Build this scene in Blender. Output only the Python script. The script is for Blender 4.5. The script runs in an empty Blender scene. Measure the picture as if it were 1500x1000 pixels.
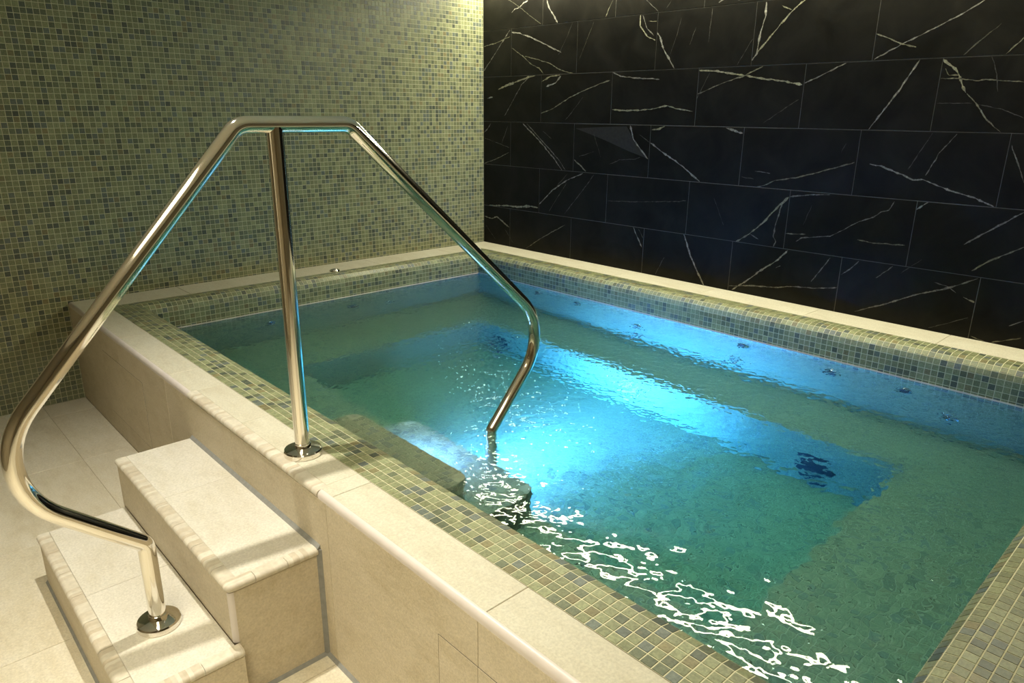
import bpy, math, random
import numpy as np
from mathutils import Vector, Matrix

random.seed(7)
rng = np.random.default_rng(7)
D = bpy.data
S = bpy.context.scene
COL = S.collection
H = 0.52                      # coping top above the room floor; all figures below are measured from the coping top

# ------------------------------------------------------------------ camera, world, lights, exposure
CAM_F, CAM_P = 1045.78, np.array([3.5748, 4.1245, 0.9435])
CAM_YAW, CAM_PITCH, CAM_ROLL = 3.9575, -0.3101, 0.0093
_F = np.array([math.cos(CAM_PITCH) * math.cos(CAM_YAW), math.cos(CAM_PITCH) * math.sin(CAM_YAW), math.sin(CAM_PITCH)])
_R0 = np.cross(_F, [0, 0, 1]); _R0 /= np.linalg.norm(_R0); _U0 = np.cross(_R0, _F)
_R = math.cos(CAM_ROLL) * _R0 + math.sin(CAM_ROLL) * _U0
_U = -math.sin(CAM_ROLL) * _R0 + math.cos(CAM_ROLL) * _U0
cam = D.objects.new('camera', D.cameras.new('camera'))
COL.objects.link(cam)
cam.data.sensor_width = 36.0
cam.data.lens = 36.0 * CAM_F / 1500.0
cam.data.clip_start = 0.02
m = Matrix.Identity(4)
for i in range(3):
    m[i][0], m[i][1], m[i][2] = _R[i], _U[i], -_F[i]
m[0][3], m[1][3], m[2][3] = CAM_P[0], CAM_P[1], CAM_P[2] + H
cam.matrix_world = m
S.camera = cam

w = D.worlds.new('world'); S.world = w; w.use_nodes = True
w.node_tree.nodes['Background'].inputs[0].default_value = (0.9, 0.85, 0.7, 1)
w.node_tree.nodes['Background'].inputs[1].default_value = 0.02

S.view_settings.view_transform = 'Standard'
S.view_settings.look = 'None'
S.view_settings.exposure = 0.0
S.view_settings.gamma = 1.0
S.view_settings.use_curve_mapping = False
try:
    S.cycles.use_denoising = True
    S.cycles.caustics_refractive = True
    S.cycles.caustics_reflective = True
    S.cycles.max_bounces = 14
    S.cycles.diffuse_bounces = 4
    S.cycles.glossy_bounces = 5
    S.cycles.transmission_bounces = 8
    S.cycles.sample_clamp_indirect = 6.0
    S.cycles.blur_glossy = 0.3
except Exception:
    pass

CEIL = 1.81
WARM = (1.0, 0.92, 0.71)
def light(kind, name, loc, power, color, **kw):
    ld = D.lights.new(name, kind); ld.energy = power; ld.color = color
    rot = kw.pop('aim', None)
    for k, v in kw.items(): setattr(ld, k, v)
    o = D.objects.new(name, ld); COL.objects.link(o)
    o.location = (loc[0], loc[1], loc[2] + H)
    if rot is not None:
        o.rotation_euler = Vector(rot).to_track_quat('-Z', 'Y').to_euler()
    return o
# LED cove strip in the ceiling slot along the black wall
strip = light('AREA', 'cove_strip_light', (0.09, 2.3, CEIL - 0.012), 86, (1.0, 0.95, 0.70), shape='RECTANGLE', size=0.11, size_y=4.5, aim=(0.0, 0.0, -1))
strip.rotation_euler = (0, 0, 0)
# downlight over the steps, throws the rail's shadow; soft unseen fill lights added over the pool and the deck
light('SPOT', 'step_downlight', (3.02, 2.222, CEIL - 0.02), 156, (1.0, 0.95, 0.83), spot_size=math.radians(102), spot_blend=0.75, shadow_soft_size=0.016, aim=(0, 0, -1))
light('AREA', 'deck_fill_light', (4.0, 3.5, CEIL - 0.015), 38, (1.0, 0.90, 0.67), shape='RECTANGLE', size=0.6, size_y=2.4, spread=math.radians(108), aim=(0, 0, -1)).rotation_euler = (0, 0, 0)
light('AREA', 'pool_fill_light', (1.4, 2.3, CEIL - 0.015), 31, WARM, shape='RECTANGLE', size=0.7, size_y=2.2, spread=math.radians(72), aim=(0, 0, -1)).rotation_euler = (0, 0, 0)
# blue lamps under water: a beam and its spill in the bench riser below the steps, a small one in the riser of the first step
BLUE = (0.20, 0.36, 1.0)
light('AREA', 'pool_lamp_beam', (1.985, 2.02, -0.80), 44, BLUE, shape='DISK', size=0.16, spread=math.radians(64), aim=(-1, 0, -0.02))
light('AREA', 'pool_lamp_spill', (1.986, 2.02, -0.80), 62, BLUE, shape='DISK', size=0.17, spread=math.radians(135), aim=(-1, 0, 0.0))
light('AREA', 'step_lamp_light', (2.24, 2.16, -0.335), 10, BLUE, shape='DISK', size=0.12, aim=(-1, 0, -0.15))

# ------------------------------------------------------------------ mesh helpers
def V(*a): return np.array(a, float)

def mk(name, verts, faces, mat, parent=None, smooth=False, kind=None, colors=None):
    """link ONE mesh object; verts are room coordinates (coping top = 0); origin goes to the middle of the piece"""
    v = np.asarray(verts, float).copy()
    v[:, 2] += H
    c = (v.min(0) + v.max(0)) / 2
    me = D.meshes.new(name)
    me.from_pydata((v - c).tolist(), [], faces)
    me.materials.append(mat)
    if smooth:
        me.polygons.foreach_set('use_smooth', [True] * len(me.polygons))
    if colors is not None:
        a = me.attributes.new('tone', 'FLOAT_COLOR', 'FACE')
        a.data.foreach_set('color', np.asarray(colors, np.float32).ravel())
    me.update()
    o = D.objects.new(name, me); COL.objects.link(o)
    P = Vector((0, 0, 0))
    if parent is not None:
        o.parent = parent
        q = parent
        while q is not None:
            P += q.location; q = q.parent
    o.location = Vector(c) - P
    if kind: o['kind'] = kind
    return o

def empty(name, loc):
    o = D.objects.new(name, None); COL.objects.link(o)
    o.location = (loc[0], loc[1], loc[2] + H); o.empty_display_size = 0.1
    return o

def tag(o, label=None, cat=None, kind=None, group=None):
    if label: o['label'] = label
    if cat: o['category'] = cat
    if kind: o['kind'] = kind
    if group: o['group'] = group
    return o

def merge(parts):
    vs, fs = [], []
    for v, f in parts:
        b = sum(len(x) for x in vs)
        vs.append(np.asarray(v, float)); fs += [[i + b for i in q] for q in f]
    return np.concatenate(vs), fs

def box(x0, x1, y0, y1, z0, z1, b=0.0):
    """box, with a chamfer b on every edge when b > 0"""
    x0, x1 = sorted((x0, x1)); y0, y1 = sorted((y0, y1)); z0, z1 = sorted((z0, z1))
    if b <= 0:
        v = [(x, y, z) for z in (z0, z1) for y in (y0, y1) for x in (x0, x1)]
        return V(*v), [[0, 2, 3, 1], [4, 5, 7, 6], [0, 1, 5, 4], [2, 6, 7, 3], [0, 4, 6, 2], [1, 3, 7, 5]]
    v, ix = [], {}
    for sx in (0, 1):
        for sy in (0, 1):
            for sz in (0, 1):
                X, Y, Z = (x0, x1)[sx], (y0, y1)[sy], (z0, z1)[sz]
                ex, ey, ez = (1 - 2 * sx) * b, (1 - 2 * sy) * b, (1 - 2 * sz) * b
                ix[sx, sy, sz, 'x'] = len(v); v.append((X, Y + ey, Z + ez))
                ix[sx, sy, sz, 'y'] = len(v); v.append((X + ex, Y, Z + ez))
                ix[sx, sy, sz, 'z'] = len(v); v.append((X + ex, Y + ey, Z))
    f = []
    for s in (0, 1):
        q = [ix[s, 0, 0, 'x'], ix[s, 1, 0, 'x'], ix[s, 1, 1, 'x'], ix[s, 0, 1, 'x']]; f.append(q if s else q[::-1])
        q = [ix[0, s, 0, 'y'], ix[0, s, 1, 'y'], ix[1, s, 1, 'y'], ix[1, s, 0, 'y']]; f.append(q if s else q[::-1])
        q = [ix[0, 0, s, 'z'], ix[1, 0, s, 'z'], ix[1, 1, s, 'z'], ix[0, 1, s, 'z']]; f.append(q if s else q[::-1])
    V_ = np.array(v, float); cen = V_.mean(0)
    def add(q):
        p = V_[q]; n = np.cross(p[1] - p[0], p[2] - p[0])
        f.append(q if n @ (p.mean(0) - cen) > 0 else q[::-1])
    for a in (0, 1):
        for c in (0, 1):
            add([ix[a, c, 0, 'x'], ix[a, c, 1, 'x'], ix[a, c, 1, 'y'], ix[a, c, 0, 'y']])
            add([ix[a, 0, c, 'x'], ix[a, 1, c, 'x'], ix[a, 1, c, 'z'], ix[a, 0, c, 'z']])
            add([ix[0, a, c, 'y'], ix[1, a, c, 'y'], ix[1, a, c, 'z'], ix[0, a, c, 'z']])
            for d in (0, 1):
                add([ix[a, c, d, 'x'], ix[a, c, d, 'y'], ix[a, c, d, 'z']])
    return V_, f

def sweep(path, prof, up=None, closed=False, cap=True):
    """profile (2-D points in the frame normal to the path) swept along a polyline with mitred joints"""
    path = [np.array(q, float) for q in path]; n = len(path); k = len(prof)
    vs = []
    for i, c in enumerate(path):
        a = path[i] - path[i - 1] if i > 0 else path[1] - path[0]
        b = path[i + 1] - path[i] if i < n - 1 else path[-1] - path[-2]
        a = a / np.linalg.norm(a); b = b / np.linalg.norm(b); t = a + b; t /= np.linalg.norm(t)
        u0 = np.array(up, float) if up is not None else V(0, 1, 0)
        s = np.cross(t, u0); s /= np.linalg.norm(s); u = np.cross(s, t)
        sc = 1.0 / max(0.3, float(a @ t))
        for (p, q) in prof:
            vs.append(c + s * p * sc + u * q)
    fs = [[i * k + j, i * k + (j + 1) % k, (i + 1) * k + (j + 1) % k, (i + 1) * k + j] for i in range(n - 1) for j in range(k)]
    if cap:
        fs += [list(range(k))[::-1], [(n - 1) * k + j for j in range(k)]]
    return np.array(vs), fs

def circle(r, n=24): return [(r * math.cos(2 * math.pi * i / n), r * math.sin(2 * math.pi * i / n)) for i in range(n)]

def tube(path, r, n=24): return sweep(path, circle(r, n), up=(0, 1, 0))

def lathe(c, axis, prof, n=40):
    """profile [(radius, height)] spun about axis through c"""
    a = np.array(axis, float); a /= np.linalg.norm(a)
    t = V(1, 0, 0) if abs(a[0]) < 0.9 else V(0, 1, 0)
    u = np.cross(a, t); u /= np.linalg.norm(u); v_ = np.cross(a, u)
    vs, k = [], len(prof)
    for i in range(n):
        th = 2 * math.pi * i / n
        d = u * math.cos(th) + v_ * math.sin(th)
        for r, h in prof: vs.append(np.array(c) + d * r + a * h)
    fs = [[i * k + j, ((i + 1) % n) * k + j, ((i + 1) % n) * k + j + 1, i * k + j + 1] for i in range(n) for j in range(k - 1)]
    return np.array(vs), fs

def bevelled(o, width=0.002, seg=2, angle=35):
    md = o.modifiers.new('soft edge', 'BEVEL'); md.width = width; md.segments = seg; md.limit_method = 'ANGLE'; md.angle_limit = math.radians(angle)
    return o

def smooth_angle(o, deg=40):
    me = o.data
    me.polygons.foreach_set('use_smooth', [True] * len(me.polygons))
    try: me.set_sharp_from_angle(angle=math.radians(deg))
    except Exception: pass
    return o

def project(p):
    d = np.asarray(p, float) - CAM_P; z = d @ _F
    return np.stack([750 + CAM_F * (d @ _R) / z, 500 - CAM_F * (d @ _U) / z], -1), z

def unproject(px, axis, val):
    d = _F + _R * (px[0] - 750) / CAM_F - _U * (px[1] - 500) / CAM_F
    return CAM_P + d * (val - CAM_P[axis]) / d[axis]

# ------------------------------------------------------------------ materials
def new_mat(name):
    mt = D.materials.new(name); mt.use_nodes = True
    nt = mt.node_tree
    return mt, nt, nt.nodes['Principled BSDF']

def N(nt, t, **kw):
    n = nt.nodes.new(t)
    for k, v in kw.items():
        if k in n.inputs: n.inputs[k].default_value = v
        else: setattr(n, k, v)
    return n

def coords(nt, scale=1.0):
    g = N(nt, 'ShaderNodeNewGeometry')
    return g.outputs['Position']

def mosaic_material(name, source):
    mt, nt, b = new_mat(name); L = nt.links.new
    if source == 'face':
        src = N(nt, 'ShaderNodeAttribute', attribute_name='tone').outputs['Color']
    else:
        src = N(nt, 'ShaderNodeObjectInfo').outputs['Color']
    P = coords(nt)
    n1 = N(nt, 'ShaderNodeTexNoise', Scale=160.0, Detail=5.0, Roughness=0.65); L(P, n1.inputs['Vector'])
    n2 = N(nt, 'ShaderNodeTexNoise', Scale=45.0, Detail=3.0); L(P, n2.inputs['Vector'])
    r = N(nt, 'ShaderNodeMapRange'); r.inputs[1].default_value = 0.3; r.inputs[2].default_value = 0.7; r.inputs[3].default_value = 0.68; r.inputs[4].default_value = 1.30
    L(n1.outputs['Fac'], r.inputs[0])
    mx = N(nt, 'ShaderNodeMix', data_type='RGBA', blend_type='MULTIPLY'); mx.inputs[0].default_value = 1
    L(src, mx.inputs[6]); L(r.outputs[0], mx.inputs[7])
    rust = N(nt, 'ShaderNodeMapRange'); rust.inputs[1].default_value = 0.60; rust.inputs[2].default_value = 0.78; rust.inputs[4].default_value = 0.3
    L(n2.outputs['Fac'], rust.inputs[0])
    mx2 = N(nt, 'ShaderNodeMix', data_type='RGBA'); mx2.inputs[7].default_value = (0.20, 0.13, 0.045, 1)
    L(rust.outputs[0], mx2.inputs[0]); L(mx.outputs[2], mx2.inputs[6])
    L(mx2.outputs[2], b.inputs['Base Color'])
    b.inputs['Roughness'].default_value = 0.34
    bp = N(nt, 'ShaderNodeBump', Strength=0.25, Distance=0.002); L(n1.outputs['Fac'], bp.inputs['Height']); L(bp.outputs[0], b.inputs['Normal'])
    return mt
M_TILE = mosaic_material('mosaic stone', 'face')
M_TILE_ONE = mosaic_material('mosaic stone single', 'object')

def simple(name, col, rough, metal=0.0, noise=None, amt=0.15, bump=0.0):
    mt, nt, b = new_mat(name); L = nt.links.new
    b.inputs['Base Color'].default_value = (*col, 1); b.inputs['Roughness'].default_value = rough; b.inputs['Metallic'].default_value = metal
    if noise:
        P = coords(nt); n = N(nt, 'ShaderNodeTexNoise', Scale=noise, Detail=4.0); L(P, n.inputs['Vector'])
        r = N(nt, 'ShaderNodeMapRange'); r.inputs[1].default_value = 0.3; r.inputs[2].default_value = 0.7; r.inputs[3].default_value = 1 - amt; r.inputs[4].default_value = 1 + amt
        L(n.outputs['Fac'], r.inputs[0])
        mx = N(nt, 'ShaderNodeMix', data_type='RGBA', blend_type='MULTIPLY'); mx.inputs[0].default_value = 1; mx.inputs[6].default_value = (*col, 1)
        L(r.outputs[0], mx.inputs[7]); L(mx.outputs[2], b.inputs['Base Color'])
        if bump:
            bp = N(nt, 'ShaderNodeBump', Strength=bump, Distance=0.002); L(n.outputs['Fac'], bp.inputs['Height']); L(bp.outputs[0], b.inputs['Normal'])
    return mt
M_GROUT = simple('sand grout', (0.56, 0.535, 0.36), 0.8, noise=60, amt=0.12)
M_GROUT_WET = simple('stained grout', (0.29, 0.30, 0.19), 0.8, noise=40, amt=0.2)
M_BGROUT = simple('grey joint on black wall', (0.15, 0.145, 0.115), 0.7, noise=40, amt=0.2)
M_JOINT = simple('stone joint', (0.26, 0.21, 0.13), 0.85, noise=50, amt=0.2)
M_FJOINT = simple('floor joint', (0.40, 0.345, 0.235), 0.8, noise=50, amt=0.15)
M_GAP = simple('panel gap', (0.07, 0.06, 0.04), 0.9)
M_CAULK = simple('grey sealant', (0.23, 0.23, 0.21), 0.6, noise=60, amt=0.12)
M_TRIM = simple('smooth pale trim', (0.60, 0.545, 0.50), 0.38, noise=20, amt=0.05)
M_CHROME = simple('polished steel', (0.80, 0.77, 0.71), 0.07, 1.0)
M_JET = simple('chrome under water', (0.55, 0.58, 0.60), 0.18, 1.0)
M_DARK = simple('dark nozzle', (0.03, 0.035, 0.04), 0.4)
M_PLASTER = simple('warm brown plaster', (0.24, 0.20, 0.13), 0.8, noise=8, amt=0.05)
M_CEIL = simple('ceiling paint', (0.74, 0.70, 0.58), 0.85, noise=6, amt=0.03)
M_FAR = simple('dark timber lining', (0.16, 0.12, 0.07), 0.6, noise=10, amt=0.25)

def limestone(name, c1, c2, c3, rough=0.62):
    mt, nt, b = new_mat(name); L = nt.links.new
    P = coords(nt); oi = N(nt, 'ShaderNodeObjectInfo')
    ofs = N(nt, 'ShaderNodeVectorMath', operation='MULTIPLY_ADD'); ofs.inputs[1].default_value = (1, 1, 1)
    sc = N(nt, 'ShaderNodeVectorMath', operation='SCALE'); cmb = N(nt, 'ShaderNodeCombineXYZ')
    for i in range(3): L(oi.outputs['Random'], cmb.inputs[i])
    L(cmb.outputs[0], sc.inputs[0]); sc.inputs['Scale'].default_value = 13.0
    L(P, ofs.inputs[0]); L(sc.outputs[0], ofs.inputs[2])
    st = N(nt, 'ShaderNodeMapping'); st.inputs['Scale'].default_value = (2.2, 0.8, 2.0); st.inputs['Rotation'].default_value = (0.1, 0.15, 0.55)
    L(ofs.outputs[0], st.inputs['Vector'])
    n1 = N(nt, 'ShaderNodeTexNoise', Scale=3.0, Detail=6.0, Roughness=0.6, Distortion=0.5); L(st.outputs[0], n1.inputs['Vector'])
    n2 = N(nt, 'ShaderNodeTexNoise', Scale=165.0, Detail=4.0, Roughness=0.7); L(ofs.outputs[0], n2.inputs['Vector'])
    n3 = N(nt, 'ShaderNodeTexNoise', Scale=14.0, Detail=4.0, Roughness=0.6); L(st.outputs[0], n3.inputs['Vector'])
    rp = N(nt, 'ShaderNodeValToRGB'); e = rp.color_ramp.elements
    e[0].position = 0.30; e[0].color = (*c3, 1); e[1].position = 0.72; e[1].color = (*c1, 1)
    k = e.new(0.5); k.color = (*c2, 1)
    ad = N(nt, 'ShaderNodeMath', operation='MULTIPLY_ADD'); ad.inputs[1].default_value = 0.45
    sb = N(nt, 'ShaderNodeMath', operation='MULTIPLY'); sb.inputs[1].default_value = 0.60
    L(n1.outputs['Fac'], sb.inputs[0]); L(n3.outputs['Fac'], ad.inputs[0]); L(sb.outputs[0], ad.inputs[2]); L(ad.outputs[0], rp.inputs[0])
    r = N(nt, 'ShaderNodeMapRange'); r.inputs[1].default_value = 0.3; r.inputs[2].default_value = 0.7; r.inputs[3].default_value = 0.83; r.inputs[4].default_value = 1.12
    L(n2.outputs['Fac'], r.inputs[0])
    mx = N(nt, 'ShaderNodeMix', data_type='RGBA', blend_type='MULTIPLY'); mx.inputs[0].default_value = 1
    L(rp.outputs[0], mx.inputs[6]); L(r.outputs[0], mx.inputs[7]); L(mx.outputs[2], b.inputs['Base Color'])
    b.inputs['Roughness'].default_value = rough
    add = N(nt, 'ShaderNodeMath', operation='ADD'); L(n2.outputs['Fac'], add.inputs[0]); L(n3.outputs['Fac'], add.inputs[1])
    bp = N(nt, 'ShaderNodeBump', Strength=0.30, Distance=0.003); L(add.outputs[0], bp.inputs['Height']); L(bp.outputs[0], b.inputs['Normal'])
    return mt
M_TREAD = limestone('pale limestone tread', (0.64, 0.61, 0.535), (0.60, 0.565, 0.475), (0.54, 0.495, 0.39))
M_LIME = limestone('cream limestone', (0.565, 0.54, 0.435), (0.525, 0.49, 0.38), (0.46, 0.415, 0.305))
M_FACE = limestone('cream limestone facing', (0.60, 0.53, 0.40), (0.55, 0.48, 0.345), (0.46, 0.385, 0.25))
M_FLOOR = limestone('limestone floor tile', (0.65, 0.605, 0.49), (0.59, 0.535, 0.405), (0.49, 0.425, 0.295), 0.5)

def nosing_material(axis):
    """banded stone of the bullnose strips: short bands of changing tone along the strip"""
    mt, nt, b = new_mat('banded stone nosing ' + 'xy'[axis]); L = nt.links.new
    P = coords(nt); sp = N(nt, 'ShaderNodeSeparateXYZ'); L(P, sp.inputs[0])
    ad = N(nt, 'ShaderNodeMath', operation='ADD'); L(sp.outputs[axis], ad.inputs[0]); ad.inputs[1].default_value = 3.0
    n0 = N(nt, 'ShaderNodeTexNoise', Scale=9.0, Detail=1.0, noise_dimensions='1D'); L(ad.outputs[0], n0.inputs['W'])
    wob = N(nt, 'ShaderNodeMath', operation='MULTIPLY_ADD'); wob.inputs[1].default_value = 0.10; L(n0.outputs['Fac'], wob.inputs[0]); L(ad.outputs[0], wob.inputs[2])
    ml = N(nt, 'ShaderNodeMath', operation='MULTIPLY'); ml.inputs[1].default_value = 66.0; L(wob.outputs[0], ml.inputs[0])
    fl = N(nt, 'ShaderNodeMath', operation='FLOOR'); L(ml.outputs[0], fl.inputs[0])
    wn = N(nt, 'ShaderNodeTexWhiteNoise', noise_dimensions='1D'); L(fl.outputs[0], wn.inputs['W'])
    rp = N(nt, 'ShaderNodeValToRGB'); e = rp.color_ramp.elements
    e[0].color = (0.47, 0.405, 0.30, 1); e[1].color = (0.60, 0.56, 0.46, 1); k = e.new(0.45); k.color = (0.54, 0.49, 0.39, 1)
    L(wn.outputs['Value'], rp.inputs[0])
    n2 = N(nt, 'ShaderNodeTexNoise', Scale=70.0, Detail=4.0); L(P, n2.inputs['Vector'])
    r = N(nt, 'ShaderNodeMapRange'); r.inputs[1].default_value = 0.3; r.inputs[2].default_value = 0.7; r.inputs[3].default_value = 0.90; r.inputs[4].default_value = 1.08
    L(n2.outputs['Fac'], r.inputs[0])
    mx = N(nt, 'ShaderNodeMix', data_type='RGBA', blend_type='MULTIPLY'); mx.inputs[0].default_value = 1
    L(rp.outputs[0], mx.inputs[6]); L(r.outputs[0], mx.inputs[7]); L(mx.outputs[2], b.inputs['Base Color'])
    b.inputs['Roughness'].default_value = 0.5
    bp = N(nt, 'ShaderNodeBump', Strength=0.2, Distance=0.002); L(n2.outputs['Fac'], bp.inputs['Height']); L(bp.outputs[0], b.inputs['Normal'])
    return mt
M_NOSE, M_NOSE_X = nosing_material(1), nosing_material(0)

def black_marble():
    mt, nt, b = new_mat('black marble tile'); L = nt.links.new
    P = coords(nt)
    n1 = N(nt, 'ShaderNodeTexNoise', Scale=5.0, Detail=7.0, Roughness=0.62, Distortion=0.6); L(P, n1.inputs['Vector'])
    rp = N(nt, 'ShaderNodeValToRGB'); e = rp.color_ramp.elements
    e[0].position = 0.35; e[0].color = (0.0072, 0.0068, 0.0053, 1); e[1].position = 0.75; e[1].color = (0.0175, 0.0162, 0.0125, 1)
    L(n1.outputs['Fac'], rp.inputs[0]); L(rp.outputs[0], b.inputs['Base Color'])
    n2 = N(nt, 'ShaderNodeTexNoise', Scale=40.0, Detail=4.0); L(P, n2.inputs['Vector'])
    r = N(nt, 'ShaderNodeMapRange'); r.inputs[3].default_value = 0.26; r.inputs[4].default_value = 0.38
    L(n2.outputs['Fac'], r.inputs[0]); L(r.outputs[0], b.inputs['Roughness'])
    b.inputs['Specular IOR Level'].default_value = 0.12
    bp = N(nt, 'ShaderNodeBump', Strength=0.06, Distance=0.002); L(n2.outputs['Fac'], bp.inputs['Height']); L(bp.outputs[0], b.inputs['Normal'])
    return mt
M_BLACK = black_marble()

def vein_material():
    mt, nt, b = new_mat('pale vein'); L = nt.links.new
    src = N(nt, 'ShaderNodeAttribute', attribute_name='tone').outputs['Color']
    P = coords(nt)
    n = N(nt, 'ShaderNodeTexNoise', Scale=55.0, Detail=5.0, Roughness=0.7); L(P, n.inputs['Vector'])
    r = N(nt, 'ShaderNodeMapRange'); r.inputs[1].default_value = 0.36; r.inputs[2].default_value = 0.62; r.inputs[3].default_value = 0.45; r.inputs[4].default_value = 1.15
    L(n.outputs['Fac'], r.inputs[0])
    mx = N(nt, 'ShaderNodeMix', data_type='RGBA', blend_type='MULTIPLY'); mx.inputs[0].default_value = 1
    L(src, mx.inputs[6]); L(r.outputs[0], mx.inputs[7]); L(mx.outputs[2], b.inputs['Base Color'])
    b.inputs['Roughness'].default_value = 0.5
    return mt
M_VEIN = vein_material()

def water_material():
    mt = D.materials.new('clear pool water'); mt.use_nodes = True
    nt = mt.node_tree; nt.nodes.clear(); L = nt.links.new
    out = N(nt, 'ShaderNodeOutputMaterial')
    g = N(nt, 'ShaderNodeBsdfGlass', IOR=1.333, Roughness=0.0); g.inputs['Color'].default_value = (1, 1, 1, 1)
    P = coords(nt)
    n = N(nt, 'ShaderNodeTexNoise', Scale=46.0, Detail=2.0, Roughness=0.4, Distortion=0.4); L(P, n.inputs['Vector'])
    at = N(nt, 'ShaderNodeAttribute', attribute_name='chop'); ml = N(nt, 'ShaderNodeMath', operation='MULTIPLY')
    L(n.outputs['Fac'], ml.inputs[0]); L(at.outputs['Fac'], ml.inputs[1])
    bp = N(nt, 'ShaderNodeBump', Strength=1.0, Distance=0.0024); L(ml.outputs[0], bp.inputs['Height']); L(bp.outputs[0], g.inputs['Normal'])
    va = N(nt, 'ShaderNodeVolumeAbsorption', Density=1.35); va.inputs['Color'].default_value = (0.44, 0.905, 0.955, 1)
    L(g.outputs[0], out.inputs['Surface']); L(va.outputs[0], out.inputs['Volume'])
    return mt
M_WATER = water_material()

def glow(name, col, s):
    mt, nt, b = new_mat(name)
    b.inputs['Base Color'].default_value = (*col, 1); b.inputs['Emission Color'].default_value = (*col, 1); b.inputs['Emission Strength'].default_value = s
    return mt

# ------------------------------------------------------------------ mosaic
ZW = -0.149        # water level
PT = 0.0264        # pitch of the small tiles
GAP = 0.0024
PAL = [((0.220, 0.238, 0.128), 0.46), ((0.182, 0.197, 0.103), 0.24), ((0.12, 0.137, 0.083), 0.12), ((0.118, 0.14, 0.118), 0.09), ((0.08, 0.097, 0.07), 0.04), ((0.19, 0.172, 0.085), 0.05)]
PALC = np.array([c for c, _ in PAL]); PALW = np.array([q for _, q in PAL]); PALW /= PALW.sum()
WALLW = np.array([0.33, 0.27, 0.19, 0.09, 0.08, 0.04])
def tones(n, wt=None):
    c = PALC[rng.choice(len(PALC), n, p=PALW if wt is None else wt)] * rng.uniform(0.84, 1.16, (n, 1))
    return np.concatenate([c, np.ones((n, 1))], 1)

def clip_poly(poly, a, b, c):
    """keep the part of a 2-D polygon where a*s + b*t + c >= 0"""
    out = []
    for i in range(len(poly)):
        p, q = poly[i - 1], poly[i]
        dp, dq = a * p[0] + b * p[1] + c, a * q[0] + b * q[1] + c
        if dp >= 0 and dq < 0 or dp < 0 and dq >= 0:
            t = dp / (dp - dq); out.append((p[0] + t * (q[0] - p[0]), p[1] + t * (q[1] - p[1])))
        if dq >= 0: out.append(q)
    return out

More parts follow.
